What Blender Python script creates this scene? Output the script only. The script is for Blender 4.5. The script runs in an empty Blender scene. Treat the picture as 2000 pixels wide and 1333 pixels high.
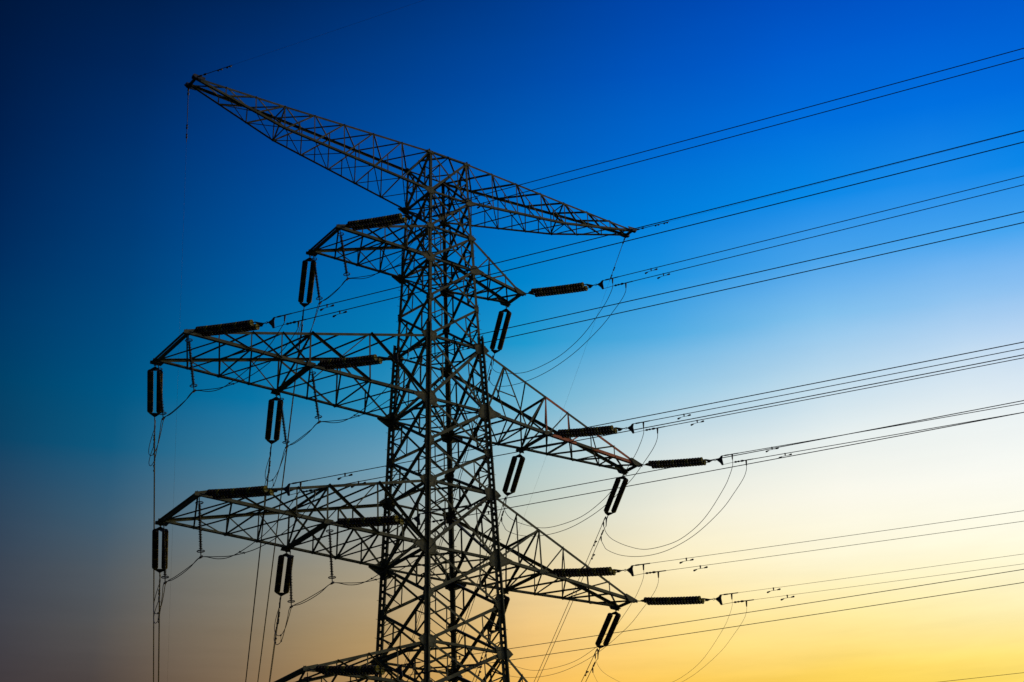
import bpy, math, random
from mathutils import Vector, Matrix, Quaternion
random.seed(7)
sc = bpy.context.scene
COL = sc.collection
Z0 = 1.7                                   # the camera stands 1.7 m above the field

# ------------------------------------------------------------------ camera
CAM = Vector((-41.4697, -64.0838, Z0))
YAW, PITCH, ROLL, FPX = 0.62452, 0.472167, -0.031681, 3213.675
fw = Vector((math.sin(YAW)*math.cos(PITCH), math.cos(YAW)*math.cos(PITCH), math.sin(PITCH)))
rt = Vector((math.cos(YAW), -math.sin(YAW), 0)); up = rt.cross(fw)
r2 = rt*math.cos(ROLL) + up*math.sin(ROLL); u2 = up*math.cos(ROLL) - rt*math.sin(ROLL)
cd = bpy.data.cameras.new('camera'); cam = bpy.data.objects.new('camera', cd); COL.objects.link(cam)
m = Matrix((r2, u2, -fw)).transposed().to_4x4(); m.translation = CAM; cam.matrix_world = m
cd.sensor_width = 36; cd.lens = FPX/2000*36; cd.clip_start = 0.5; cd.clip_end = 20000
sc.camera = cam
sc.view_settings.view_transform = 'Standard'; sc.view_settings.look = 'None'
sc.view_settings.exposure = 0; sc.view_settings.gamma = 1

# ------------------------------------------------------------------ sky: a dusk sky, dark away from the sun, glowing towards it
SKY_AZ = [-21, -15, -10, -5, 0.5, 6, 12, 17, 22]
SKY_EL = [12, 15, 17, 19, 21, 23, 25, 27, 29, 31, 33.5, 36, 39, 42]
SKY = [
 [(0.0352, 0.0296, 0.0406), (0.0333, 0.0297, 0.0429), (0.0251, 0.0301, 0.0533), (0.0167, 0.0307, 0.0635), (0.0128, 0.0325, 0.0758), (0.0029, 0.034, 0.0919), (0.0002, 0.0353, 0.1), (0.0, 0.0284, 0.1075), (0.0, 0.0198, 0.0946), (0.0, 0.0147, 0.0796), (0.0, 0.0117, 0.0651), (0.0, 0.0098, 0.0544), (0.0, 0.0076, 0.0404), (0.0, 0.0078, 0.0416)],
 [(0.071, 0.0534, 0.0499), (0.0745, 0.0572, 0.0529), (0.084, 0.081, 0.081), (0.0776, 0.0987, 0.1199), (0.0415, 0.105, 0.1682), (0.0041, 0.0999, 0.213), (0.0, 0.0902, 0.2231), (0.0, 0.0705, 0.2114), (0.0, 0.0548, 0.1967), (0.0, 0.0426, 0.1805), (0.0, 0.0296, 0.1482), (0.0, 0.02, 0.1085), (0.0, 0.0121, 0.0661), (0.0, 0.0102, 0.0565)],
 [(0.1943, 0.126, 0.0718), (0.2013, 0.1298, 0.0727), (0.2208, 0.1703, 0.111), (0.2126, 0.2051, 0.1671), (0.1396, 0.2188, 0.2619), (0.0399, 0.2038, 0.3404), (0.0023, 0.1702, 0.3674), (0.0, 0.1352, 0.355), (0.0, 0.1009, 0.3356), (0.0, 0.0764, 0.3096), (0.0, 0.052, 0.2593), (0.0, 0.0344, 0.1859), (0.0, 0.0194, 0.1098), (0.0, 0.0138, 0.0817)],
 [(0.4434, 0.2428, 0.0738), (0.4458, 0.2449, 0.0747), (0.4509, 0.3032, 0.1333), (0.3985, 0.3337, 0.2205), (0.2959, 0.338, 0.3278), (0.1442, 0.3318, 0.4553), (0.0248, 0.2713, 0.485), (0.0018, 0.2067, 0.4627), (0.0, 0.1505, 0.4393), (0.0, 0.1145, 0.4147), (0.0, 0.077, 0.3561), (0.0, 0.0518, 0.2722), (0.0, 0.0293, 0.171), (0.0, 0.0195, 0.1262)],
 [(0.9496, 0.5144, 0.086), (0.9448, 0.5169, 0.0944), (0.8943, 0.5745, 0.204), (0.7866, 0.6263, 0.3489), (0.6008, 0.6314, 0.5212), (0.3919, 0.5689, 0.61), (0.1416, 0.4436, 0.6333), (0.0135, 0.3198, 0.6254), (0.0, 0.2284, 0.6017), (0.0, 0.1657, 0.568), (0.0, 0.1084, 0.4854), (0.0, 0.07, 0.3804), (0.0, 0.0419, 0.2559), (0.0, 0.03, 0.2007)],
 [(0.9896, 0.5871, 0.05), (0.99, 0.6108, 0.0868), (0.9938, 0.7437, 0.2699), (0.9756, 0.8565, 0.5377), (0.8723, 0.8479, 0.7026), (0.6416, 0.7434, 0.7582), (0.3264, 0.5882, 0.7673), (0.0862, 0.4178, 0.7618), (0.0118, 0.2937, 0.7427), (0.0, 0.211, 0.7058), (0.0, 0.1386, 0.619), (0.0, 0.089, 0.5082), (0.0, 0.0532, 0.3697), (0.0, 0.0408, 0.3175)],
 [(1.0, 0.6439, 0.0226), (1.0, 0.6987, 0.1221), (1.0, 0.8375, 0.3703), (0.9995, 0.9431, 0.6963), (0.9658, 0.9447, 0.8292), (0.7941, 0.8583, 0.8537), (0.5085, 0.6993, 0.8357), (0.2161, 0.5237, 0.8388), (0.0629, 0.364, 0.8264), (0.0023, 0.2472, 0.7937), (0.0, 0.1599, 0.7169), (0.0, 0.1039, 0.6038), (0.0, 0.0592, 0.4537), (0.0, 0.0524, 0.4278)],
 [(1.0, 0.6641, 0.0012), (1.0, 0.754, 0.1885), (1.0, 0.8904, 0.5016), (1.0, 0.9682, 0.7764), (0.9603, 0.9593, 0.8821), (0.8053, 0.8712, 0.8821), (0.5658, 0.7249, 0.8727), (0.2721, 0.5431, 0.8646), (0.0637, 0.3749, 0.8581), (0.0102, 0.2586, 0.8193), (0.0, 0.1624, 0.7386), (0.0, 0.1078, 0.6271), (0.0, 0.0647, 0.4949), (0.0, 0.0629, 0.4894)],
 [(1.0, 0.6679, 0.0), (1.0, 0.8053, 0.2844), (1.0, 0.937, 0.6365), (1.0, 0.9865, 0.8509), (0.9344, 0.9519, 0.9121), (0.777, 0.8497, 0.8994), (0.5346, 0.6927, 0.8894), (0.2555, 0.5179, 0.8784), (0.0506, 0.367, 0.8657), (0.0001, 0.237, 0.8118), (0.0, 0.1478, 0.7251), (0.0, 0.1065, 0.6153), (0.0, 0.079, 0.5371), (0.0, 0.0766, 0.5301)]]
SKY_WOBBLE = 0.9

world = bpy.data.worlds.new('World'); sc.world = world; world.use_nodes = True
nt = world.node_tree; nt.nodes.clear()
def nd(t, **k):
    n = nt.nodes.new(t)
    for a, b in k.items(): setattr(n, a, b)
    return n
def mth(op, a, b=None, clamp=False):
    n = nd('ShaderNodeMath', operation=op, use_clamp=clamp)
    for i, v in enumerate((a, b)):
        if v is None: continue
        if isinstance(v, (int, float)): n.inputs[i].default_value = v
        else: nt.links.new(v, n.inputs[i])
    return n.outputs[0]
tc = nd('ShaderNodeTexCoord')
sx = nd('ShaderNodeSeparateXYZ'); nt.links.new(tc.outputs['Generated'], sx.inputs[0])
X, Y, Z = sx.outputs
xr = mth('SUBTRACT', mth('MULTIPLY', X, math.cos(YAW)), mth('MULTIPLY', Y, math.sin(YAW)))
yf = mth('ADD', mth('MULTIPLY', X, math.sin(YAW)), mth('MULTIPLY', Y, math.cos(YAW)))
az = mth('MULTIPLY', mth('ARCTAN2', xr, yf), 180/math.pi)      # bearing, degrees right of the tower
el = mth('MULTIPLY', mth('ARCSINE', Z), 180/math.pi)           # elevation, degrees
nz = nd('ShaderNodeTexNoise'); nz.inputs['Scale'].default_value = 5.0; nz.inputs['Detail'].default_value = 5
mp = nd('ShaderNodeMapping'); mp.inputs['Scale'].default_value = (1, 1, 4)
nt.links.new(tc.outputs['Generated'], mp.inputs[0]); nt.links.new(mp.outputs[0], nz.inputs['Vector'])
wob = mth('MULTIPLY', mth('SUBTRACT', nz.outputs['Fac'], 0.5), SKY_WOBBLE)
el = mth('ADD', el, wob)
E0, E1 = SKY_EL[0], SKY_EL[-1]
fac = mth('DIVIDE', mth('SUBTRACT', el, E0), E1-E0, True)
prev = None
for i, (a, cols) in enumerate(zip(SKY_AZ, SKY)):
    r = nd('ShaderNodeValToRGB'); cr = r.color_ramp; cr.interpolation = 'LINEAR'
    for k, (e, c) in enumerate(zip(SKY_EL, cols)):
        p = (e-E0)/(E1-E0)
        x = cr.elements[k] if k < 1 else (cr.elements[1] if k == len(cols)-1 else cr.elements.new(p))
        if k in (0, len(cols)-1):
            x = cr.elements[0] if k == 0 else cr.elements[len(cr.elements)-1]
            x.position = p
        x.color = (*c, 1)
    nt.links.new(fac, r.inputs[0])
    if prev is None: prev = r.outputs[0]
    else:
        mx = nd('ShaderNodeMix', data_type='RGBA'); mx.clamp_factor = True
        nt.links.new(mth('DIVIDE', mth('SUBTRACT', az, SKY_AZ[i-1]), a-SKY_AZ[i-1], True), mx.inputs['Factor'])
        nt.links.new(prev, mx.inputs['A']); nt.links.new(r.outputs[0], mx.inputs['B']); prev = mx.outputs['Result']
# away from the glow, past 55 degrees to either side, the sky falls to a dim dusk blue
mx = nd('ShaderNodeMix', data_type='RGBA'); mx.clamp_factor = True
nt.links.new(mth('DIVIDE', mth('SUBTRACT', mth('ABSOLUTE', mth('SUBTRACT', az, 35)), 60), 60, True), mx.inputs['Factor'])
nt.links.new(prev, mx.inputs['A']); mx.inputs['B'].default_value = (0.010, 0.022, 0.05, 1)
cn = nd('ShaderNodeTexNoise'); cn.inputs['Scale'].default_value = 7.0; cn.inputs['Detail'].default_value = 7; cn.inputs['Roughness'].default_value = .62
cm = nd('ShaderNodeMapping'); cm.inputs['Scale'].default_value = (1, 1, 9); cm.inputs['Location'].default_value = (3.1, 1.7, 0.4)
nt.links.new(tc.outputs['Generated'], cm.inputs[0]); nt.links.new(cm.outputs[0], cn.inputs['Vector'])
low = mth('DIVIDE', mth('SUBTRACT', 21.0, el), 6.0, True)         # cloud streaks only near the horizon
amp = mth('ADD', 0.05, mth('MULTIPLY', low, 0.30))
cf = mth('ADD', 1.01, mth('MULTIPLY', mth('SUBTRACT', cn.outputs['Fac'], 0.5), amp))
cl = nd('ShaderNodeVectorMath', operation='SCALE'); nt.links.new(mx.outputs['Result'], cl.inputs[0]); nt.links.new(cf, cl.inputs['Scale'])
bg = nd('ShaderNodeBackground'); bg.inputs['Strength'].default_value = 1.0
nt.links.new(cl.outputs['Vector'], bg.inputs['Color'])
wo = nd('ShaderNodeOutputWorld'); nt.links.new(bg.outputs[0], wo.inputs['Surface'])

# ------------------------------------------------------------------ sun: low, out of frame to the right
SUN_AZ, SUN_EL = YAW + math.radians(88), math.radians(27)
sl = bpy.data.lights.new('sun', 'SUN'); sl.energy = 0.38; sl.angle = math.radians(0.6); sl.color = (1.0, 0.86, 0.58)
so = bpy.data.objects.new('sun', sl); COL.objects.link(so)
sd = Vector((math.sin(SUN_AZ)*math.cos(SUN_EL), math.cos(SUN_AZ)*math.cos(SUN_EL), math.sin(SUN_EL)))
so.rotation_euler = sd.to_track_quat('Z', 'Y').to_euler(); so.location = (30, -30, 40)

# ------------------------------------------------------------------ materials
def mat(name, c1, c2, scale=3.0, rough=0.6, metal=0.0, spec=0.4, detail=6, bump=0.0):
    M = bpy.data.materials.new(name); M.use_nodes = True; t = M.node_tree; b = t.nodes['Principled BSDF']
    g = t.nodes.new('ShaderNodeTexCoord'); n = t.nodes.new('ShaderNodeTexNoise')
    n.inputs['Scale'].default_value = scale; n.inputs['Detail'].default_value = detail
    t.links.new(g.outputs['Object'], n.inputs['Vector'])
    r = t.nodes.new('ShaderNodeValToRGB'); r.color_ramp.elements[0].position = .35; r.color_ramp.elements[1].position = .68
    r.color_ramp.elements[0].color = (*c1, 1); r.color_ramp.elements[1].color = (*c2, 1)
    t.links.new(n.outputs['Fac'], r.inputs[0]); t.links.new(r.outputs[0], b.inputs['Base Color'])
    b.inputs['Roughness'].default_value = rough; b.inputs['Metallic'].default_value = metal
    b.inputs['Specular IOR Level'].default_value = spec
    if bump:
        u = t.nodes.new('ShaderNodeBump'); u.inputs['Strength'].default_value = bump
        t.links.new(n.outputs['Fac'], u.inputs['Height']); t.links.new(u.outputs[0], b.inputs['Normal'])
    return M
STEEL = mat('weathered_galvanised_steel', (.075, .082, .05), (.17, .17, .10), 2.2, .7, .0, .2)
STEEL2 = mat('galvanised_plate', (.11, .112, .066), (.21, .205, .125), 4, .7, .0, .2)
RUST = mat('rust_orange_primer', (.50, .13, .05), (.70, .22, .09), 3, .7)
HARD = mat('forged_line_fitting', (.035, .035, .035), (.07, .07, .065), 8, .5, .3)
WIRE = mat('stranded_aluminium', (.05, .05, .052), (.085, .085, .085), 5, .55, .2)
PORC = mat('brown_glazed_porcelain', (.042, .028, .017), (.072, .048, .028), 6, .5, 0, .15)
GLASS = mat('yellow_green_glazed_disc', (.17, .15, .02), (.30, .26, .05), 6, .45, 0, .15)
POLY = mat('dark_silicone_rubber', (.03, .025, .025), (.05, .045, .045), 6, .6)
GRASS = mat('dry_field_grass', (.035, .045, .02), (.075, .07, .03), .12, .95, 0, .1, 10)
CONC = mat('concrete', (.25, .24, .22), (.34, .33, .30), 2, .9)

# ------------------------------------------------------------------ mesh helpers
def V(x, y, z): return Vector((x, y, z+Z0))
class MB:
    def __init__(s): s.v = []; s.f = []
    def add(s, vs, fs):
        o = len(s.v); s.v += [tuple(p) for p in vs]; s.f += [tuple(i+o for i in f) for f in fs]
    def ring(s, rings, cap=True):
        n = len(rings[0]); vs = [p for r in rings for p in r]; fs = []
        for k in range(len(rings)-1):
            for i in range(n): fs.append((k*n+i, k*n+(i+1) % n, (k+1)*n+(i+1) % n, (k+1)*n+i))
        if cap: fs += [tuple(range(n-1, -1, -1)), tuple(range((len(rings)-1)*n, len(rings)*n))]
        s.add(vs, fs)
    def angle(s, p0, p1, w, u, v, t=None, w2=None):
        """an L section from p0 to p1; heel on the line, flanges along u and v"""
        w2 = w2 or w; t = t or max(.008, w*.09)
        d = (p1-p0).normalized(); u = (u-d*u.dot(d)).normalized(); v = (v-d*v.dot(d)); v = (v-u*v.dot(u)).normalized()
        pr = [(0, 0), (w, 0), (w, t), (t, t), (t, w2), (0, w2)]
        s.ring([[p+u*a+v*b for a, b in pr] for p in (p0, p1)])
    def web(s, p0, p1, w, n, off=0.0, side=1):
        """a bracing angle lying in the face with outward normal n"""
        d = (p1-p0).normalized(); n = (n-d*n.dot(d)).normalized(); u = d.cross(n)*side
        h = n*(-off) - u*(w*.4)
        s.angle(p0+h, p1+h, w, u, -n)
    def web_out(s, p0, p1, w, n, off=0.0):
        """a bracing angle whose outstanding flange projects outwards along its upper edge"""
        d = (p1-p0).normalized(); n = (n-d*n.dot(d)).normalized(); u = d.cross(n)
        if u.z > 0: u = -u
        q = n*off-u*(w*.45); s.angle(p0+q, p1+q, w, u, n)
    def box(s, c, ax, ay, az):
        vs = [c+ax*i+ay*j+az*k for k in (-1, 1) for i, j in ((-1, -1), (1, -1), (1, 1), (-1, 1))]
        s.ring([vs[:4], vs[4:]])
    def bar(s, p0, p1, w, h, upv=Vector((0, 0, 1))):
        d = p1-p0; L = d.length; d.normalize(); a = d.cross(upv)
        if a.length < 1e-4: a = d.cross(Vector((0, 1, 0)))
        a.normalize(); s.box((p0+p1)/2, d*(L/2), a*(w/2), d.cross(a)*(h/2))
    def tube(s, pts, r, n=6, taper=None):
        rings = []; prev = None
        for i, p in enumerate(pts):
            d = (pts[min(i+1, len(pts)-1)]-pts[max(i-1, 0)]).normalized()
            if prev is None:
                a = d.cross(Vector((0, 0, 1)))
                if a.length < .05: a = d.cross(Vector((1, 0, 0)))
            else: a = prev-d*prev.dot(d)
            a.normalize(); prev = a; b = d.cross(a); rr = r if taper is None else taper[i]
            rings.append([p+(a*math.cos(2*math.pi*k/n)+b*math.sin(2*math.pi*k/n))*rr for k in range(n)])
        s.ring(rings)
    def lathe(s, p, d, prof, n=12):
        d = d.normalized(); a = d.cross(Vector((0, 0, 1)))
        if a.length < .05: a = d.cross(Vector((1, 0, 0)))
        a.normalize(); b = d.cross(a)
        s.ring([[p+d*h+(a*math.cos(2*math.pi*k/n)+b*math.sin(2*math.pi*k/n))*r for k in range(n)] for h, r in prof])
    def prism(s, pts, n, t):
        n = n.normalized()*(t/2); s.ring([[p-n for p in pts], [p+n for p in pts]])
    def torus(s, c, ax, R, r, n=20, k=6):
        ax = ax.normalized(); a = ax.cross(Vector((1, 0, 0))).normalized(); b = ax.cross(a); rings = []
        for i in range(n+1):
            t = 2*math.pi*i/n; e = a*math.cos(t)+b*math.sin(t)
            rings.append([c+e*(R+r*math.cos(2*math.pi*j/k))+ax*(r*math.sin(2*math.pi*j/k)) for j in range(k)])
        s.ring(rings, False)
    def build(s, name, mt, parent=None, at=None, smooth=False):
        """link as one mesh object; at = the world point its parent stands on"""
        o = at or Vector((0, 0, 0))
        me = bpy.data.meshes.new(name); me.from_pydata([(x-o.x, y-o.y, z-o.z) for x, y, z in s.v], [], s.f)
        if smooth: me.polygons.foreach_set('use_smooth', [True]*len(me.polygons))
        me.materials.append(mt); me.update()
        ob = bpy.data.objects.new(name, me); COL.objects.link(ob)
        if parent: ob.parent = parent
        return ob
def tag(o, label=None, cat=None, group=None, kind=None):
    for k, v in (('label', label), ('category', cat), ('group', group), ('kind', kind)):
        if v: o[k] = v
    return o
def empty(name, loc):
    o = bpy.data.objects.new(name, None); o.location = loc; o.empty_display_size = .2; COL.objects.link(o); return o
UP = Vector((0, 0, 1))

# ------------------------------------------------------------------ ground
g = MB(); S = 6000
g.add([(-S, -S, 0), (S, -S, 0), (S, S, 0), (-S, S, 0)], [(0, 1, 2, 3)])
tag(g.build('ground', GRASS), 'flat dark grassy field under the tower', kind='structure')

# ------------------------------------------------------------------ the lattice tower
LEV = dict(T0=(49.80, 1.187), T1=(47.25, 1.26), A0=(45.01, 1.335), A1=(43.02, 1.418), M1=(40.66, 1.504), B0=(38.34, 1.60),
           B1=(34.74, 1.744), M2=(32.43, 1.812), C0=(30.27, 1.883), C1=(26.86, 2.0), M3=(24.53, 2.075), D0=(22.2, 2.148), D1=(19.96, 2.22),
           E1=(17.2, 2.31), E2=(14.0, 2.41), E3=(10.4, 2.53), E4=(6.4, 2.66), E5=(2.2, 2.80), G=(-1.45, 2.92))
LN = list(LEV)
def leg(l, sx, sy): z, a = LEV[l]; return V(sx*a, sy*a, z)
TW = empty('transmission_tower', (0, 0, 0))
tag(TW, 'tall grey steel lattice tower with wide crossarms in five tiers carrying all the lines', 'lattice tower')
for sx, sy in ((-1, -1), (1, -1), (-1, 1), (1, 1)):
    b = MB(); ix, iy = Vector((-sx, 0, 0)), Vector((0, -sy, 0))
    zs = leg('B0', sx, sy).z+.7                                    # double starred angles begin just above the second tier
    B0, M1 = leg('B0', sx, sy), leg('M1', sx, sy); t = (zs-B0.z)/(M1.z-B0.z); PS = B0.lerp(M1, t)
    up_pts = [leg(l, sx, sy) for l in LN[:6]]+[]
    for p, q in zip(up_pts, up_pts[1:]):
        b.angle(p, q, .135 if p.z > V(0, 0, 43.5).z else .155, ix, iy, .014)
    low = [PS]+[leg(l, sx, sy) for l in LN[5:]]
    G = .019
    for p, q in zip(low, low[1:]):
        for s_ in (1, -1):
            o = (ix+iy)*(G*s_); b.angle(p+o, q+o, .165, ix*s_, iy*s_, .018)
        n = max(2, int((p-q).length/.30))
        for i in range(n):                                         # batten plates between the two angles
            c = p.lerp(q, (i+.5)/n); e = (ix+iy).normalized(); f = (ix-iy).normalized()
            b.box(c, e*.045, f*.008, UP*.075)
    # step bolts up the leg
    P0, P1 = leg('T0', sx, sy), leg('E3', sx, sy); pts = [leg(l, sx, sy) for l in LN[:16]]
    k = 0
    for p, q in zip(pts, pts[1:]):
        n = max(1, int((p-q).length/.42))
        for i in range(n):
            c = p.lerp(q, (i+.5)/n); k += 1; dr = (-ix if k % 2 else -iy)
            b.tube([c, c+dr*(.30 if c.z < zs else .14)], .011, 5)
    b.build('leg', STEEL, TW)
    b = MB(); c = leg('G', sx, sy); c.z = .15
    b.ring([[Vector((c.x+i*r, c.y+j*r, z)) for i, j in ((-1, -1), (1, -1), (1, 1), (-1, 1))] for z, r in ((-.3, .6), (.28, .5), (.34, .44))])
    b.build('footing', CONC, TW)

# body bracing, one mesh for each of the four faces
FACES = {'near': ((-1, -1), (1, -1), Vector((0, -1, 0))), 'left': ((-1, 1), (-1, -1), Vector((-1, 0, 0))),
         'right': ((1, -1), (1, 1), Vector((1, 0, 0))), 'far': ((1, 1), (-1, 1), Vector((0, 1, 0)))}
HORIZ = {'T0', 'T1', 'A0', 'A1', 'B0', 'B1', 'C0', 'C1', 'D0', 'D1', 'E3'}
for fn, (ca, cb, n) in FACES.items():
    b = MB()
    for l0, l1 in zip(LN, LN[1:]):
        UL, UR, LL, LR = leg(l0, *ca), leg(l0, *cb), leg(l1, *ca), leg(l1, *cb)
        h = (UL.z-LL.z); big = LN.index(l0) >= 5
        w = .155 if big else .135
        # the two diagonals, one outside the gusset plane and one inside it
        fl = 1 if fn in ('near', 'right') else -1
        b.web(UR, LL, w, n, .012, -1) if fl > 0 else b.web(UL, LR, w, n, .012, -1)
        b.web(UL, LR, w*.8, n, -.012-.010, 1) if fl > 0 else b.web(UR, LL, w*.8, n, -.022, 1)
        wu, wl = (UL-UR).length, (LL-LR).length; t = wu/(wu+wl)
        C = UL.lerp(LR, t)
        for A, B in ((UL, LL), (UR, LR)):
            M = A.lerp(B, t); HU, HL = A.lerp(C, .52), B.lerp(C, .52)
            b.web(HU, HL, .062, n, .035); b.web(M, HU, .062, n, .047); b.web(M, HL, .062, n, .043)
            if big:
                b.web(A.lerp(M, .52), A.lerp(C, .26), .045, n, .05); b.web(B.lerp(M, .52), B.lerp(C, .26), .045, n, .053)
        # small gusset where the diagonals cross
        if l0 in HORIZ:
            b.web(UL, UR, .125 if big else .10, n, .03, -1)
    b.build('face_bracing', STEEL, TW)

# horizontal frames across the body at the crossarm levels
for l in ('T0', 'T1', 'A0', 'A1', 'B0', 'B1', 'C0', 'C1', 'D0', 'D1'):
    b = MB(); P = [leg(l, *c) for c in ((-1, -1), (1, -1), (1, 1), (-1, 1))]
    mid = [(P[i]+P[(i+1) % 4])/2 for i in range(4)]
    dz = UP*(-.06)
    for i in range(4): b.web(mid[i]+dz, mid[(i+1) % 4]+dz, .085, -UP, .01+.004*i)
    b.web(mid[0]+dz, mid[2]+dz, .07, -UP, .035)
    if l in ('B1', 'C1', 'A1', 'T1', 'D1'):
        b.web(P[0]+dz, P[2]+dz, .08, -UP, .06); b.web(P[1]+dz, P[3]+dz, .08, -UP, .075)
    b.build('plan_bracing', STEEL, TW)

# gusset plates
def plate(c, ax, nrm, pts, t=.02):
    b = MB(); b.prism([c+ax*x+UP*z for x, z in pts], nrm, t)
    for i, (x, z) in enumerate(pts):                               # rows of bolt heads along the edges
        x2, z2 = pts[(i+1) % len(pts)]; L = math.hypot(x2-x, z2-z)
        for k in range(int(L/.09)):
            f = (k+.5)/int(L/.09); q = c+ax*((x+(x2-x)*f)*.84)+UP*((z+(z2-z)*f)*.84)
            for s_ in (1, -1): b.lathe(q+nrm*(s_*t/2), nrm*s_, [(-.004, .018), (.02, .018)], 6)
    return b.build('gusset_plate', STEEL2, TW)
for l, s_ in (('T0', .5), ('T1', .55), ('A0', .5), ('A1', .7), ('B0', .9), ('B1', 1.05), ('C0', .95), ('C1', 1.05), ('D0', .95), ('D1', 1.0)):
    for sx in (-1, 1):
        for sy in (-1, 1):
            p = leg(l, sx, sy); ax = Vector((sx, 0, 0)); nr = Vector((0, sy, 0))
            if l[1] == '0': sh = [(-.62, .22), (-.25, .34), (.1, .36), (.42, .16), (.62, -.02), (.2, -.42), (-.45, -.45)]
            else: sh = [(-.6, -.05), (-.3, .42), (.15, .50), (.45, .22), (.95, .10), (.95, -.06), (.1, -.48), (-.45, -.45)]
            if l == 'T0': sh = [(-.5, .02), (.5, .02), (.35, -.3), (-.35, -.45)]
            plate(p+nr*.025, ax, nr, [(x*s_*.86, z*s_*.86) for x, z in sh])
            ax2 = Vector((0, -sy, 0)); n2 = Vector((sx, 0, 0)); k = s_*.7
            plate(p+n2*.028, ax2, n2, [(x*k, z*k) for x, z in [(0, .45), (.3, .42), (.62, .1), (.62, -.12), (.3, -.45), (0, -.45)]])
for l in ('M1', 'M2', 'M3', 'E1', 'E2'):
    for sx in (-1, 1):
        for sy in (-1, 1):
            p = leg(l, sx, sy); k = .55 if l != 'M1' else .42
            plate(p+Vector((0, sy*.025, 0)), Vector((-sx, 0, 0)), Vector((0, sy, 0)), [(x*k, z*k) for x, z in [(0, .5), (.32, .44), (.6, .1), (.6, -.1), (.32, -.44), (0, -.5)]])
            plate(p+Vector((sx*.028, 0, 0)), Vector((0, -sy, 0)), Vector((sx, 0, 0)), [(x*k, z*k) for x, z in [(0, .5), (.32, .44), (.6, .1), (.6, -.1), (.32, -.44), (0, -.5)]])

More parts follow.
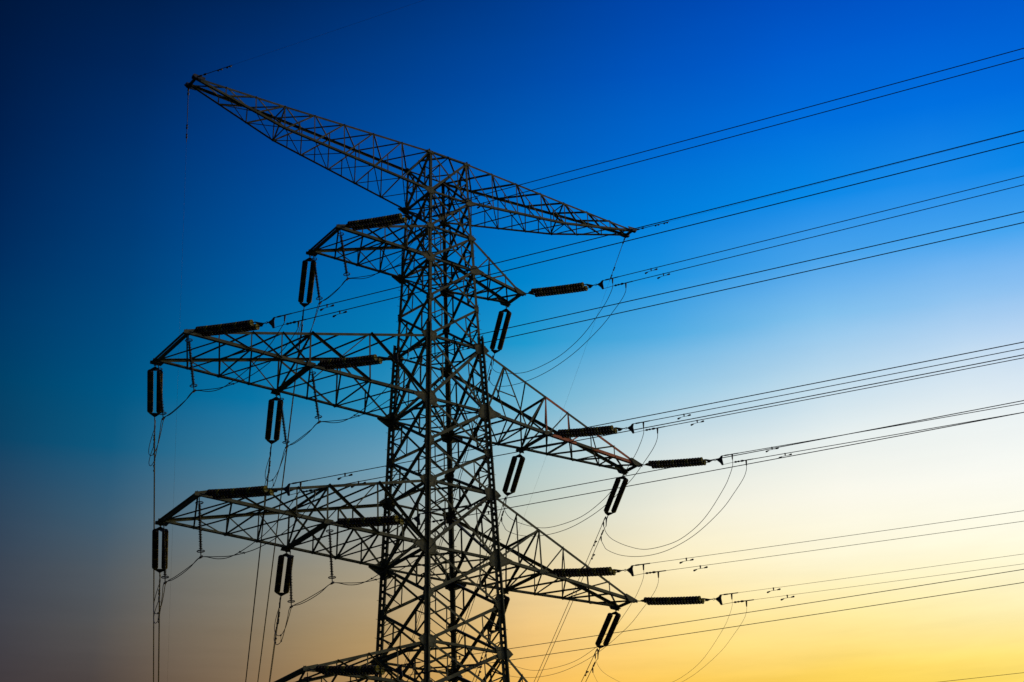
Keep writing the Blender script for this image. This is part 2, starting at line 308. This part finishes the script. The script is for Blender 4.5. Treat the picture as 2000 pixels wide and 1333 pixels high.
# ------------------------------------------------------------------ crossarms
TIP = {}
def lin(x, x0, y0, x1, y1): return y0+(y1-y0)*(x-x0)/(x1-x0)
def conductor_arm(key, sx, ltop, lbot, xt, yt, zt, nodes, mid=None, ym=None, wch=.15, wweb=.075, inner='pratt', topz=.10, red=False):
    """rectangular plan arm: flat bottom chords, top chords rising to the body"""
    zt_leg, at = LEV[ltop]; zb_leg, ab = LEV[lbot]
    def yb(x):
        if mid and x <= mid: return lin(x, ab, ab, mid, ym)
        if mid: return lin(x, mid, ym, xt, yt)
        return lin(x, ab, ab, xt, yt)
    def BC(x, sy, dz=0): return V(sx*x, sy*yb(x), lin(x, ab, zb_leg, xt, zt)+dz)
    def TC(x, sy): return V(sx*x, sy*lin(x, at, at, xt, yt), lin(x, at, zt_leg, xt, zt+topz))
    ARM = MB(); n_ar = None
    for sy in (-1, 1):
        N = Vector((0, sy, 0)); iny = -N
        seg = [ab]+([mid] if mid else [])+[xt+.12]
        b = MB()
        for p, q in zip(seg, seg[1:]): b.angle(BC(p, sy), BC(q, sy), wch, UP, iny)
        ch = b
        t = MB(); t.angle(TC(at, sy), TC(xt, sy), wch*.92, -UP, iny)
        if sy == -1 and not n_ar:
            n_ar = True
        w = MB(); sub = []
        wb = wweb
        r = MB(); wo = MB() if red and sy == -1 else w; reds = []
        if mid:
            outer = [x for x in nodes if x >= mid]; inn = [x for x in nodes if x <= mid]
        else: outer, inn = nodes, []
        for i in range(len(outer)-1):
            x0, x1 = outer[i], outer[i+1]
            tgt = wo
            if red and sy == -1 and i == 1: tgt = MB(); reds.append(tgt)
            if i or not mid: (w if i == 0 else tgt).web(TC(x0, sy), BC(x0, sy), wb*.85, N, .02)
            if x1 < xt-.01: (tgt if i else wo).web_out(TC(x1, sy), BC(x0, sy), wb*.9, N, .006)
        if mid:
            (r if red and sy == -1 else w).web(TC(mid, sy), BC(mid, sy), wb*1.25, N, .02)
            if inner == 'pratt':
                a, c = inn[len(inn)//2], mid
                w.web(TC(a, sy), BC(a, sy), wb*1.2, N, .02)
                w.web_out(TC(c, sy), BC(a, sy), wb*1.6, N, .006); w.web_out(TC(a, sy), BC(ab, sy), wb*1.6, N, .006)
                for lo, hi in ((a, c), (ab, a)):
                    m_ = (lo+hi)/2; P = BC(lo, sy).lerp(TC(hi, sy), .5)
                    w.web(BC(m_, sy), P, wb*.7, N, .05); w.web(TC(lo, sy), P, wb*.7, N, .055) if lo > ab else None
            elif inner == 'warren':
                x1, x2 = inn[1], inn[2]
                w.web(BC(ab, sy), TC(x1, sy), wb*1.1, N, .03); w.web(TC(x1, sy), BC(x2, sy), wb*1.1, N, .036)
                w.web(BC(x2, sy), TC(mid, sy), wb*1.1, N, .03)
                w.web(BC(x1, sy), BC(ab, sy).lerp(TC(x1, sy), .55), wb*.6, N, .05)
                w.web(TC(x1, sy).lerp(BC(x2, sy), .5), BC(ab, sy).lerp(TC(x1, sy), .5), wb*.6, N, .055)
            else:
                w.web(BC(ab, sy), TC(mid, sy), wb*1.3, N, .03); m_ = (ab+mid)/2
                w.web(BC(m_, sy), BC(ab, sy).lerp(TC(mid, sy), .5), wb*.7, N, .05)
                w.web(BC(m_, sy), TC(m_, sy), wb*.6, N, .06)
        sub.append((ch, 'bottom_chord')); sub.append((t, 'top_chord'))
        yield_parts.append((ch, 'bottom_chord', STEEL)); yield_parts.append((t, 'top_chord', STEEL))
        yield_parts.append((w, 'web_bracing', STEEL))
        for q in [r]+reds:
            if q.v: yield_parts.append((q, 'painted_bracing', RUST))
        if wo is not w: yield_parts.append((wo, 'web_bracing', STEEL))
    # bottom plane: crossed bracing in every bay
    w = MB()
    for i, (x0, x1) in enumerate(zip(nodes, nodes[1:])):
        w.web(BC(x0, -1, -.004), BC(x1, 1, -.004), wweb, -UP, .02+.003*(i % 3)); w.web(BC(x0, 1, -.004), BC(x1, -1, -.004), wweb, -UP, -.012-.003*(i % 3))
        if i % 2 == 0 and i: w.web(BC(x0, 1), BC(x0, -1), wweb*.8, -UP, .045)
    # top plane: a single zigzag
    for i, (x0, x1) in enumerate(zip(nodes, nodes[1:])):
        if i >= (1 if mid else 0) and x1 < xt-.01: w.web(TC(x1, 1), TC(x0, -1), wweb*.85, UP, .02+.003*(i % 3))
    if mid:
        w.web(TC(mid, 1), TC(mid, -1), wweb*1.3, UP, .03)
        w.web(TC(mid, -1), BC(mid, 1), wweb, Vector((sx, 0, 0)), .02); w.web(TC(mid, 1), BC(mid, -1), wweb, Vector((sx, 0, 0)), -.02)
    yield_parts.append((w, 'plan_bracing', STEEL))
    # heavy transverse beams carrying the strings
    for x, y in ([(xt, yt)]+([(mid, ym)] if mid else [])):
        b = MB(); z = lin(x, ab, zb_leg, xt, zt)
        hw = .11 if yt > 1.2 else .075
        for o in (-1, 1): b.angle(V(sx*x+o*hw*.55, -y-.14, z-.012), V(sx*x+o*hw*.55, y+.14, z-.012), hw*1.3, UP, Vector((o, 0, 0)), .014, hw)
        for sy in (-1, 1):
            b.prism([V(sx*(x+a), sy*(y+.13), z+c) for a, c in (((-.62, .24), (-.5, .28), (.2, .05), (.2, -.11), (-.35, -.1)) if x == xt else ((-.28, -.1), (.28, -.1), (.2, .14), (-.2, .14)))], Vector((0, 1, 0)), .024)
            b.box(V(sx*x, sy*(y+.02), z-.05), Vector((.16, 0, 0)), Vector((0, .12, 0)), UP*.012)
        yield_parts.append((b, 'cross_beam', STEEL))
    TIP[key+'t'] = (sx*xt, yt, zt)
    if mid: TIP[key+'m'] = (sx*mid, ym, lin(mid, ab, zb_leg, xt, zt))
    if red:
        # repainted lengths of chord on the near side, set as sleeves a few mm proud of the angle
        iny = Vector((0, 1, 0)); o = Vector((0, -.004, 0))
        for a, c in ((5.98, 7.5), (9.15, 11.9)):
            b = MB(); yield_parts.append((b, 'painted_chord', RUST)); b.angle(TC(a, -1)+o+UP*.004, TC(c, -1)+o+UP*.004, wch*.92+.008, -UP, iny)
        for a, c in ((5.98, 8.0), (9.1, 12.1)):
            b = MB(); yield_parts.append((b, 'painted_chord', RUST)); b.angle(BC(a, -1)+o-UP*.004, BC(c, -1)+o-UP*.004, wch+.008, UP, iny)
yield_parts = []
def finish(label):
    global yield_parts
    # the bottom plane bracing mesh carries the arm; the other members hang on it
    core = MB()
    for b, nm, mt in yield_parts:
        if nm == 'plan_bracing': core.add(b.v, b.f)
    e = core.build('crossarm', STEEL, TW); e['label'] = label
    for b, nm, mt in yield_parts:
        if b.v and nm != 'plan_bracing':
            o = b.build(nm, mt, e)
            if mt is RUST: o['label'] = 'rust orange painted members of the crossarm'
    yield_parts = []
conductor_arm('AL', -1, 'A0', 'A1', 6.86, 1.46, 43.0, [1.418, 2.75, 4.1, 5.45, 6.86]); finish('short left crossarm of the second tier')
conductor_arm('AR', 1, 'A0', 'A1', 4.979, .661, 43.0, [1.418, 2.6, 3.8, 4.979]); finish('short right crossarm of the second tier')
conductor_arm('BL', -1, 'B0', 'B1', 14.72, 1.729, 34.77, [1.744, 3.4, 5.05, 6.7, 8.342, 9.87, 11.45, 13.1, 14.72], 8.342, 1.689); finish('long left crossarm of the middle tier')
conductor_arm('BR', 1, 'B0', 'B1', 12.515, .559, 34.6, [1.744, 3.15, 4.55, 5.955, 7.5, 9.1, 10.8, 12.515], 5.955, 1.192, inner='warren', red=True); finish('right crossarm of the middle tier with rust orange painted members')
conductor_arm('CL', -1, 'C0', 'C1', 13.785, 1.933, 27.0, [2.0, 3.35, 4.68, 6.0, 7.343, 8.93, 10.54, 12.16, 13.785], 7.343, 1.961); finish('long left crossarm of the fourth tier')
conductor_arm('CR', 1, 'C0', 'C1', 11.466, .644, 26.7, [2.0, 3.5, 4.973, 6.6, 8.2, 9.8, 11.466], 4.973, 1.601, inner='simple'); finish('right crossarm of the fourth tier')
conductor_arm('DL', -1, 'D0', 'D1', 8.33, 2.1, 19.96, [2.22, 3.7, 5.25, 6.8, 8.33]); finish('left crossarm of the lowest tier, its outer end at the bottom edge')
conductor_arm('DR', 1, 'D0', 'D1', 6.0, .8, 19.96, [2.22, 3.5, 4.75, 6.0]); finish('right crossarm of the lowest tier')

def earth_arm(sx, xt, yt, zt, xk, yk, zk, yk0, nodes):
    z0, a0 = LEV['T0']; z1, a1 = LEV['T1']
    def TC(x, sy): return V(sx*x, sy*(lin(x, a0, a0, xk, yk0) if x <= xk else lin(x, xk, yk0, xt, yt)), lin(x, a0, z0, xt, zt))
    def BC(x, sy): return V(sx*x, sy*(lin(x, a1, a1, xk, yk) if x <= xk else lin(x, xk, yk, xt, yt)), lin(x, a1, z1, xk, zk) if x <= xk else lin(x, xk, zk, xt, zt-.10))
    w_, c_ = .066, .118
    for sy in (-1, 1):
        N = Vector((0, sy, 0)); t = MB(); b = MB(); w = MB()
        for p, q in ((a0, xk), (xk, xt)): t.angle(TC(p, sy), TC(q, sy), c_, -UP, -N)
        for p, q in ((a1, xk), (xk, xt)): b.angle(BC(p, sy), BC(q, sy), c_, UP, -N)
        for i, (x0, x1) in enumerate(zip(nodes, nodes[1:])):
            if i: w.web(TC(x0, sy), BC(x0, sy), w_, N, .015)
            if x1 < xt-.01: w.web(TC(x0, sy), BC(x1, sy), w_*1.1, N, .022)
            if 0 < i < len(nodes)-4: w.web(BC(x0, sy).lerp(BC(x1, sy), .5), TC(x0, sy).lerp(BC(x1, sy), .5), w_*.6, N, .03)
        yield_parts.extend([(t, 'top_chord', STEEL), (b, 'bottom_chord', STEEL), (w, 'web_bracing', STEEL)])
    w = MB()
    for i, (x0, x1) in enumerate(zip(nodes, nodes[1:])):
        o = .003*(i % 3)
        w.web(TC(x0, -1), TC(x1, 1), w_*1.25, UP, .015+o); w.web(TC(x0, 1), TC(x1, -1), w_*1.25, UP, -.02-o)
        if x1 < xt-.01:
            w.web(BC(x0, -1), BC(x1, 1), w_*.7, -UP, .015+o); w.web(BC(x0, 1), BC(x1, -1), w_*.7, -UP, -.015-o)
    X = Vector((sx, 0, 0))
    w.web(TC(xk, -1), BC(xk, 1), w_, X, .01); w.web(TC(xk, 1), BC(xk, -1), w_, X, -.015)
    w.web(TC(xk, -1), TC(xk, 1), w_*1.2, UP, .04); w.web(BC(xk, -1), BC(xk, 1), w_, -UP, .04)
    yield_parts.append((w, 'plan_bracing', STEEL))
    b = MB()
    for sy in (-1, 1):
        p = V(sx*xt, sy*yt, zt)
        b.box(p+Vector((sx*.10, 0, -.04)), Vector((.15, 0, 0)), Vector((0, .09, 0)), UP*.075)
        b.prism([p+Vector((sx*x, sy*.14, z)) for x, z in ((-.42, .04), (.2, .08), (.3, -.02), (.14, -.15), (-.36, -.12))], Vector((0, 1, 0)), .02)
    b.bar(V(sx*(xt+.05), -yt, zt-.03), V(sx*(xt+.05), yt, zt-.03), .12, .12)
    yield_parts.append((b, 'end_plate', HARD))
earth_arm(-1, 14.546, .372, 49.87, 9.688, .696, 48.41, .61, [1.22, 2.9, 4.6, 6.3, 8.0, 9.688, 11.3, 12.95, 14.546]); finish('topmost left crossarm reaching out to the earth wire')
earth_arm(1, 13.507, .322, 49.98, 8.24, .727, 48.47, .668, [1.22, 2.95, 4.7, 6.5, 8.24, 10.0, 11.75, 13.507]); finish('topmost right crossarm reaching out to the earth wire')

# ------------------------------------------------------------------ insulators, conductors, jumpers
BR_R, BR_A = 2.672165, 0.428257                    # bearings of the two spans leaving this angle tower
DR_ = Vector((math.sin(BR_R), math.cos(BR_R), 0)); DA_ = Vector((math.sin(BR_A), math.cos(BR_A), 0))
HP = .235                                           # half the spacing of the twin bundle
def disc_mesh():
    b = MB(); b.lathe(Vector((0, 0, 0)), UP, [(-.082, .020), (-.078, .052), (-.055, .060), (-.062, .104), (-.052, .130), (-.030, .146), (.030, .151), (.064, .148), (.064, .130), (.020, .110), (.030, .090), (.012, .070), (.02, .030), (.085, .018)], 16)
    me = bpy.data.meshes.new('disc'); me.from_pydata(b.v, [], b.f); me.polygons.foreach_set('use_smooth', [True]*len(b.f)); return me
DM1 = disc_mesh(); DM1.materials.append(PORC)
DM2 = DM1.copy(); DM2.materials.clear(); DM2.materials.append(GLASS)
NDISC, PITCH = 19, .1635

PHASE = {'AL': ('AL', 't', -1, 'left second-tier crossarm'), 'BLt': ('BL', 't', -1, 'left middle crossarm tip'),
         'BLm': ('BL', 'm', -1, 'left middle crossarm halfway bracket'), 'CLt': ('CL', 't', -1, 'left fourth-tier crossarm tip'),
         'CLm': ('CL', 'm', -1, 'left fourth-tier crossarm halfway bracket'), 'DL': ('DL', 't', -1, 'lowest left crossarm'),
         'AR': ('AR', 't', 1, 'right second-tier crossarm'), 'BRt': ('BR', 't', 1, 'orange painted crossarm tip'),
         'BRm': ('BR', 'm', 1, 'orange painted crossarm halfway bracket'), 'CRt': ('CR', 't', 1, 'right fourth-tier crossarm tip'),
         'CRm': ('CR', 'm', 1, 'right fourth-tier crossarm halfway bracket'), 'DR': ('DR', 't', 1, 'lowest right crossarm')}
GSL = dict(AL=-.05, BLt=-.05, AR=-.036, BLm=-.054, CLt=-.052, BRm=-.048, BRt=-.053, CLm=-.041, CRm=-.060, CRt=-.053, DL=-.032, DR=-.05)

def att(ph, side):
    """attachment point on the crossarm; side 'R' the near end, 'A' the far end"""
    k, w, sx, _ = PHASE[ph]; x, y, z = TIP[k+w]
    return V(x, -y if side == 'R' else y, z)
def zstr(s, side): return (-.20*s+.0095*s*s) if side == 'R' else -.215*s
def zline(s, side, ph, up):
    """height of a sub-conductor below the attachment, s metres out"""
    h = HP if up else -HP
    if side == 'R': return -.835+h+GSL[ph]*(s-5.6)+s*s*.5*3.54e-4
    return -.15+h-.17624*s+s*s*.5*8.03e-4

def string(ph, side):
    P = att(ph, side); d = DR_ if side == 'R' else DA_
    k, w, sx, where = PHASE[ph]
    T = empty('tension_insulator', P)
    if side == 'R':
        tag(T, 'twin strings of ribbed discs pulling right from '+where, 'insulator', 'tension insulators pulling to the right')
    else:
        tag(T, 'twin strings of ribbed discs hanging down from '+where, 'insulator', 'tension insulators pulling away from the camera')
    pr = Vector((d.y, -d.x, 0))
    def at(s, lat=0, dz=0): return P+d*s+pr*lat+UP*(zstr(s, side)+dz)
    def dirn(s): return (at(s+.05)-at(s-.05)).normalized()
    LAT = .218
    b = MB()                                                       # shackle chain from the crossarm
    b.tube([at(0, 0, -.02), at(.12)], .028, 6)
    b.torus(at(.17), pr, .055, .016, 12, 6); b.torus(at(.27), UP, .055, .016, 12, 6); b.tube([at(.3), at(.42)], .026, 6)
    b.build('shackle_chain', HARD, T, P)
    for s0, s1, sg in ((.40, .64, 1), (4.28, 4.02, -1)):           # triangular yoke plates
        b = MB(); n = pr.cross(dirn(s0))
        b.prism([at(s0, .035), at(s0, -.035), at(s1, -LAT-.05), at(s1+.05*sg, -LAT-.04), at(s1+.05*sg, LAT+.04), at(s1, LAT+.05)], n, .022)
        for lt in (-LAT, LAT): b.tube([at(s1, lt), at(s1+.14*sg, lt)], .024, 6)
        b.build('yoke_plate', HARD, T, P)
    for lt in (-LAT, LAT):
        b = MB(); b.tube([at(.70+.1*i, lt) for i in range(33)], .018, 6); S = b.build('disc_string', HARD, T, P)
        for i in range(NDISC):
            s = .80+PITCH*i
            D = bpy.data.objects.new('disc', DM2 if i % 5 == 3 else DM1); COL.objects.link(D); D.parent = S
            D.location = at(s, lt)-P; D.rotation_mode = 'QUATERNION'; D.rotation_quaternion = UP.rotation_difference(dirn(s))
    b = MB(); b.tube([at(4.26), at(4.42)], .024, 6); b.torus(at(4.46), pr, .05, .015, 12, 6); b.tube([at(4.48), at(4.6)], .024, 6)
    c = at(4.55); q = P+d*4.86+UP*(zstr(4.86, side))
    zt, zb = zline(5.1, side, ph, 1), zline(5.45, side, ph, 0); zc = (c-P).z
    b.prism([c+UP*.03, c-UP*.03, P+d*4.72+UP*(zc*.38+zb*.62), P+d*4.80+UP*(zb-.02), P+d*4.88+UP*(zb-.035), P+d*4.90+UP*(zb+.01), P+d*4.86+UP*zc,
             P+d*4.90+UP*zt, P+d*4.88+UP*(zt+.045), P+d*4.80+UP*(zt+.03), P+d*4.72+UP*(zc*.38+zt*.62)], pr, .022)
    b.build('bundle_plate', HARD, T, P)
    return T

def clampS(up): return 5.43 if up else 6.17
def conductor(ph, side, up, length):
    P = att(ph, side); d = DR_ if side == 'R' else DA_; pr = Vector((d.y, -d.x, 0)); k, w, sx, where = PHASE[ph]
    f = lambda s, dz=0, lat=0: P+d*s+pr*lat+UP*(zline(s, side, ph, up)+dz)
    ss = [clampS(up)-.12+(length-clampS(up))*(i/70)**1.6 for i in range(71)]
    b = MB(); b.tube([f(s) for s in ss], {'CRt': .0085, 'CRm': .0105, 'CLt': .017, 'CLm': .0165, 'DL': .0125, 'DR': .010}.get(ph, RW) if side == 'R' else RW, 6)
    o = b.build('power_line', WIRE, None, P); o.location = P
    tag(o, ('upper' if up else 'lower')+(' wire of pair running right from ' if side == 'R' else ' wire of pair running away from ')+where, 'power line',
        'conductors running to the right' if side == 'R' else 'conductors running away from the camera')
    b = MB(); c = clampS(up)                                        # compression dead end, with turnbuckle on the lower wire
    if up: b.tube([f(4.86), f(5.0), f(5.01), f(5.22), f(5.23), f(c+.35)], .03, 6, [.02, .02, .035, .035, .026, .026])
    else:
        b.tube([f(4.86, (zline(5.45, side, ph, 0)-zline(4.86, side, ph, 0))), f(5.45), f(5.6)], .012, 5)
        b.tube([f(5.5), f(5.56), f(5.62), f(5.66), f(5.76), f(5.8), f(5.86), f(5.9), f(6.0), f(6.05), f(c+.4)], .03, 6, [.02, .05, .05, .025, .05, .03, .025, .055, .05, .026, .026])
    b.tube([f(c+.02, 0), f(c, -.05), f(c-.01, -.30)], .035, 6, [.035, .045, .03])
    b.build('dead_end_clamp', HARD, o, P)
    b = MB(); s = 7.65 if up else 8.32                              # vibration damper under the wire
    b.tube([f(s, .02), f(s, -.13)], .03, 6, [.04, .025])
    b.tube([f(s-.26, -.17), f(s-.12, -.13), f(s+.12, -.13), f(s+.26, -.11)], .011, 5)
    b.lathe(f(s-.34, -.19), (f(s-.2, -.15)-f(s-.34, -.19)), [(-.02, .028), (0, .045), (.06, .045), (.09, .032), (.15, .03)], 8)
    b.lathe(f(s+.34, -.10), (f(s+.2, -.12)-f(s+.34, -.10)), [(-.02, .028), (0, .045), (.06, .045), (.09, .032), (.15, .03)], 8)
    b.build('vibration_damper', HARD, o, P)
    return o
RW = .019

def cat(pts, n=10):
    """smooth curve through points (Catmull-Rom)"""
    out = []; Q = [pts[0]*2-pts[1]]+pts+[pts[-1]*2-pts[-2]]
    for i in range(1, len(Q)-2):
        a, b, c, d = Q[i-1:i+3]
        for k in range(n):
            t = k/n; out.append(.5*((2*b)+(c-a)*t+(2*a-5*b+4*c-d)*t*t+(3*b-a-3*c+d)*t*t*t))
    return out+[pts[-1]]
def cpt(ph, side, up):
    d = DR_ if side == 'R' else DA_; s = clampS(up)
    return att(ph, side)+d*s+UP*(zline(s, side, ph, up)-.28)
LOOP_U = [(0, 0), (.004, -.35), (.03, -.80), (.08, -1.36), (.21, -2.33), (.33, -2.80), (.47, -2.95), (.67, -2.60), (.81, -1.92), (.93, -1.08), (.98, -.5), (1, 0)]
LOOP_L = [(0, 0), (.006, -.30), (.03, -.66), (.09, -1.15), (.18, -1.75), (.34, -2.33), (.49, -2.50), (.62, -2.38), (.75, -2.0), (.87, -1.42), (.96, -.74), (.985, -.34), (1, 0)]
def free_jumper(ph, up, sag, where):
    A, B = cpt(ph, 'R', up), cpt(ph, 'A', up)
    pts = [A.lerp(B, t)+UP*(z*sag) for t, z in (LOOP_U if up else LOOP_L)]
    b = MB(); b.tube(cat(pts, 6), .0075 if ph == 'CRt' else .010 if ph == 'CRm' else .0155, 6); o = b.build('jumper_cable', WIRE, None, A); o.location = A
    tag(o, ('upper' if up else 'lower')+' slack cable of pair looping below '+where, 'jumper cable', 'jumper loops under the crossarms')

SUPX = dict(AL=(.57, .63), BLt=(.54, .61), BLm=(.55, .64), CLt=(.33, .43), CLm=(.30, .33), DL=(.3, .3))
def support(ph, far, where):
    P = att(ph, 'A' if far else 'R'); dx = SUPX[ph][1 if far else 0]
    S = P+Vector((.08 if not far else .17, 0, -.12)); B = P+Vector((dx, 0, -2.80)); d = (B-S).normalized(); L = (B-S).length
    T = empty('jumper_insulator', S)
    tag(T, ('far' if far else 'near')+' slim ribbed insulator steadying the jumper under '+where, 'insulator', 'slim insulators steadying the jumpers')
    b = MB(); pr = [(.30, .022)]
    n = 26
    for i in range(n):
        h = .34+(L-.34-.32)*i/n; pr += [(h, .042), (h+.014, .088 if i % 2 else .074), (h+.036, .042)]
    pr += [(L-.30, .022)]
    b.lathe(S, d, pr, 10); b.build('ribbed_rod', POLY, T, S)
    for h in (.24, L-.26):
        b = MB(); b.torus(S+d*h, d, .16, .022, 22, 6)
        e = d.cross(Vector((0, 1, 0))).normalized(); b.tube([S+d*h-e*.155, S+d*h+e*.155], .012, 5); b.build('corona_ring', HARD, T, S)
    b = MB(); b.tube([S, S+d*.34], .022, 6); b.tube([S+d*(L-.36), B], .024, 6)
    b.box(B, Vector((0, .09, 0)), Vector((.045, 0, .02)), UP*.05); b.build('cable_clamp', HARD, T, S)
    return B
def held_jumper(ph, up, where):
    n_, f_ = SUPX[ph]; lat = .05 if up else -.05
    NB = att(ph, 'R')+Vector((n_+lat, 0, -2.80+(.02 if up else -.03))); FB = att(ph, 'A')+Vector((f_+lat, 0, -2.80+(.02 if up else -.03)))
    A, B = cpt(ph, 'R', up), cpt(ph, 'A', up)
    hz = A.z-NB.z
    prof = ([(0, 0), (.02, .10), (.16, .50), (.33, .83), (.47, 1.0), (.60, 1.12), (.72, 1.18), (.84, 1.14), (1, 1)] if up else
            [(0, 0), (.02, .14), (.13, .58), (.29, .93), (.46, 1.14), (.60, 1.20), (.74, 1.18), (.88, 1.08), (1, 1)])
    p1 = [A.lerp(NB, t)*1 for t, _ in prof]
    for v, (t, q) in zip(p1, prof): v.z = A.z-hz*q
    sag = .04 if up else .17
    p2 = [NB.lerp(FB, t)-UP*(sag*4*t*(1-t)) for t in (.25, .5, .75)]
    hz2 = B.z-FB.z; out = Vector((-DA_.y, DA_.x, 0))
    prof2 = ([(0, 0, 0), (.22, -.06, 0), (.48, -.16, .0), (.72, -.14, .06), (.92, .08, .17), (1.02, .36, .20), (1.03, .66, .15), (1.0, 1, .03)] if up else
             [(0, 0, 0), (.20, -.12, 0), (.42, -.32, 0), (.64, -.42, .02), (.86, -.22, .11), (.99, .18, .18), (1.02, .60, .14), (1.0, 1, .03)])
    p3 = []
    for t, q, l in prof2:
        v = FB.lerp(B, t)+out*l; v.z = FB.z+hz2*q; p3.append(v)
    pts = p1+p2+p3
    b = MB(); b.tube(cat(pts, 6), .017, 6); o = b.build('jumper_cable', WIRE, None, A); o.location = A
    tag(o, ('upper' if up else 'lower')+' cable of pair slung between slim insulators under '+where, 'jumper cable', 'jumpers held by slim insulators')
    if up:                                                          # twin spacers
        return o, A, p1, p3
    return o, A, p1, p3

LEFT = ['AL', 'BLt', 'BLm', 'CLt', 'CLm', 'DL']; RIGHT = ['AR', 'BRt', 'BRm', 'CRt', 'CRm', 'DR']
for ph in LEFT+RIGHT:
    where = PHASE[ph][3]
    string(ph, 'R')
    for up in (1, 0): conductor(ph, 'R', up, 260)
    if ph == 'DR': continue
    string(ph, 'A')
    for up in (1, 0): conductor(ph, 'A', up, 430)
for ph in RIGHT[:-1]:
    for up in (1, 0): free_jumper(ph, up, .74 if ph == 'AR' else 1.0, PHASE[ph][3])
for ph in LEFT:
    for far in (0, 1):
        support(ph, far, PHASE[ph][3])
    J = [held_jumper(ph, up, PHASE[ph][3]) for up in (1, 0)]
    (o, A, a1, a3), (_, _, c1, c3) = J
    for p, q in ((a1[5], c1[5]), (a3[3], c3[3])):
        b = MB(); b.tube([p, q], .012, 5)
        for e in (p, q): b.tube([e-Vector((.03, .03, 0)), e+Vector((.03, .03, 0))], .035, 6)
        b.build('twin_spacer', HARD, o, A)

# earth wires from the two ends of the topmost crossarm
for sx, x, y, z, w in ((-1, 14.6, .5, 49.80, 'left'), (1, 13.6, .46, 49.90, 'right')):
    for side, d, g0, k in (('R', DR_, -.040, 3.0e-4), ('A', Vector((math.sin(.42), math.cos(.42), 0)) if sx < 0 else DA_, -.13 if sx < 0 else -.165, 6e-4)):
        P = V(sx*x, -y if side == 'R' else y, z)
        f = lambda s, dz=0: P+d*s+UP*(g0*s+k/2*s*s+dz)
        b = MB(); b.tube([f(.3+300*(i/60)**1.6) for i in range(61)], .0045, 5)
        o = b.build('earth_wire', WIRE, None, P); o.location = P
        tag(o, ('thin earth wire running right from the ' if side == 'R' else 'thin earth wire running away from the ')+w+' tip of the topmost crossarm', 'earth wire', 'earth wires at the top')
        b = MB(); b.tube([f(0), f(.12), f(.13), f(.3), f(.31), f(2.2)], .02, 6, [.025, .02, .045, .045, .019, .017])
        b.tube([f(.42), f(.44), f(.58), f(.6)], .03, 6, [.015, .05, .05, .015])
        b.build('dead_end_clamp', HARD, o, P)
        b = MB()
        for s in (1.55, 2.15) if side == 'R' else (3.2, 4.0):
            s = s*.92
            b.tube([f(s-.14, -.05), f(s-.06, -.03), f(s-.05, -.02), f(s+.05, -.02), f(s+.06, -.03), f(s+.14, -.04)], .02, 6, [.05, .05, .015, .015, .05, .05])
            b.tube([f(s), f(s, -.05)], .02, 5)
        b.build('vibration_damper', HARD, o, P)
        if side == 'A':                                            # armour rods thicken the first metres
            b = MB(); b.tube([f(.3), f(4.2)], .016, 5); b.build('armour_rod', HARD, o, P)
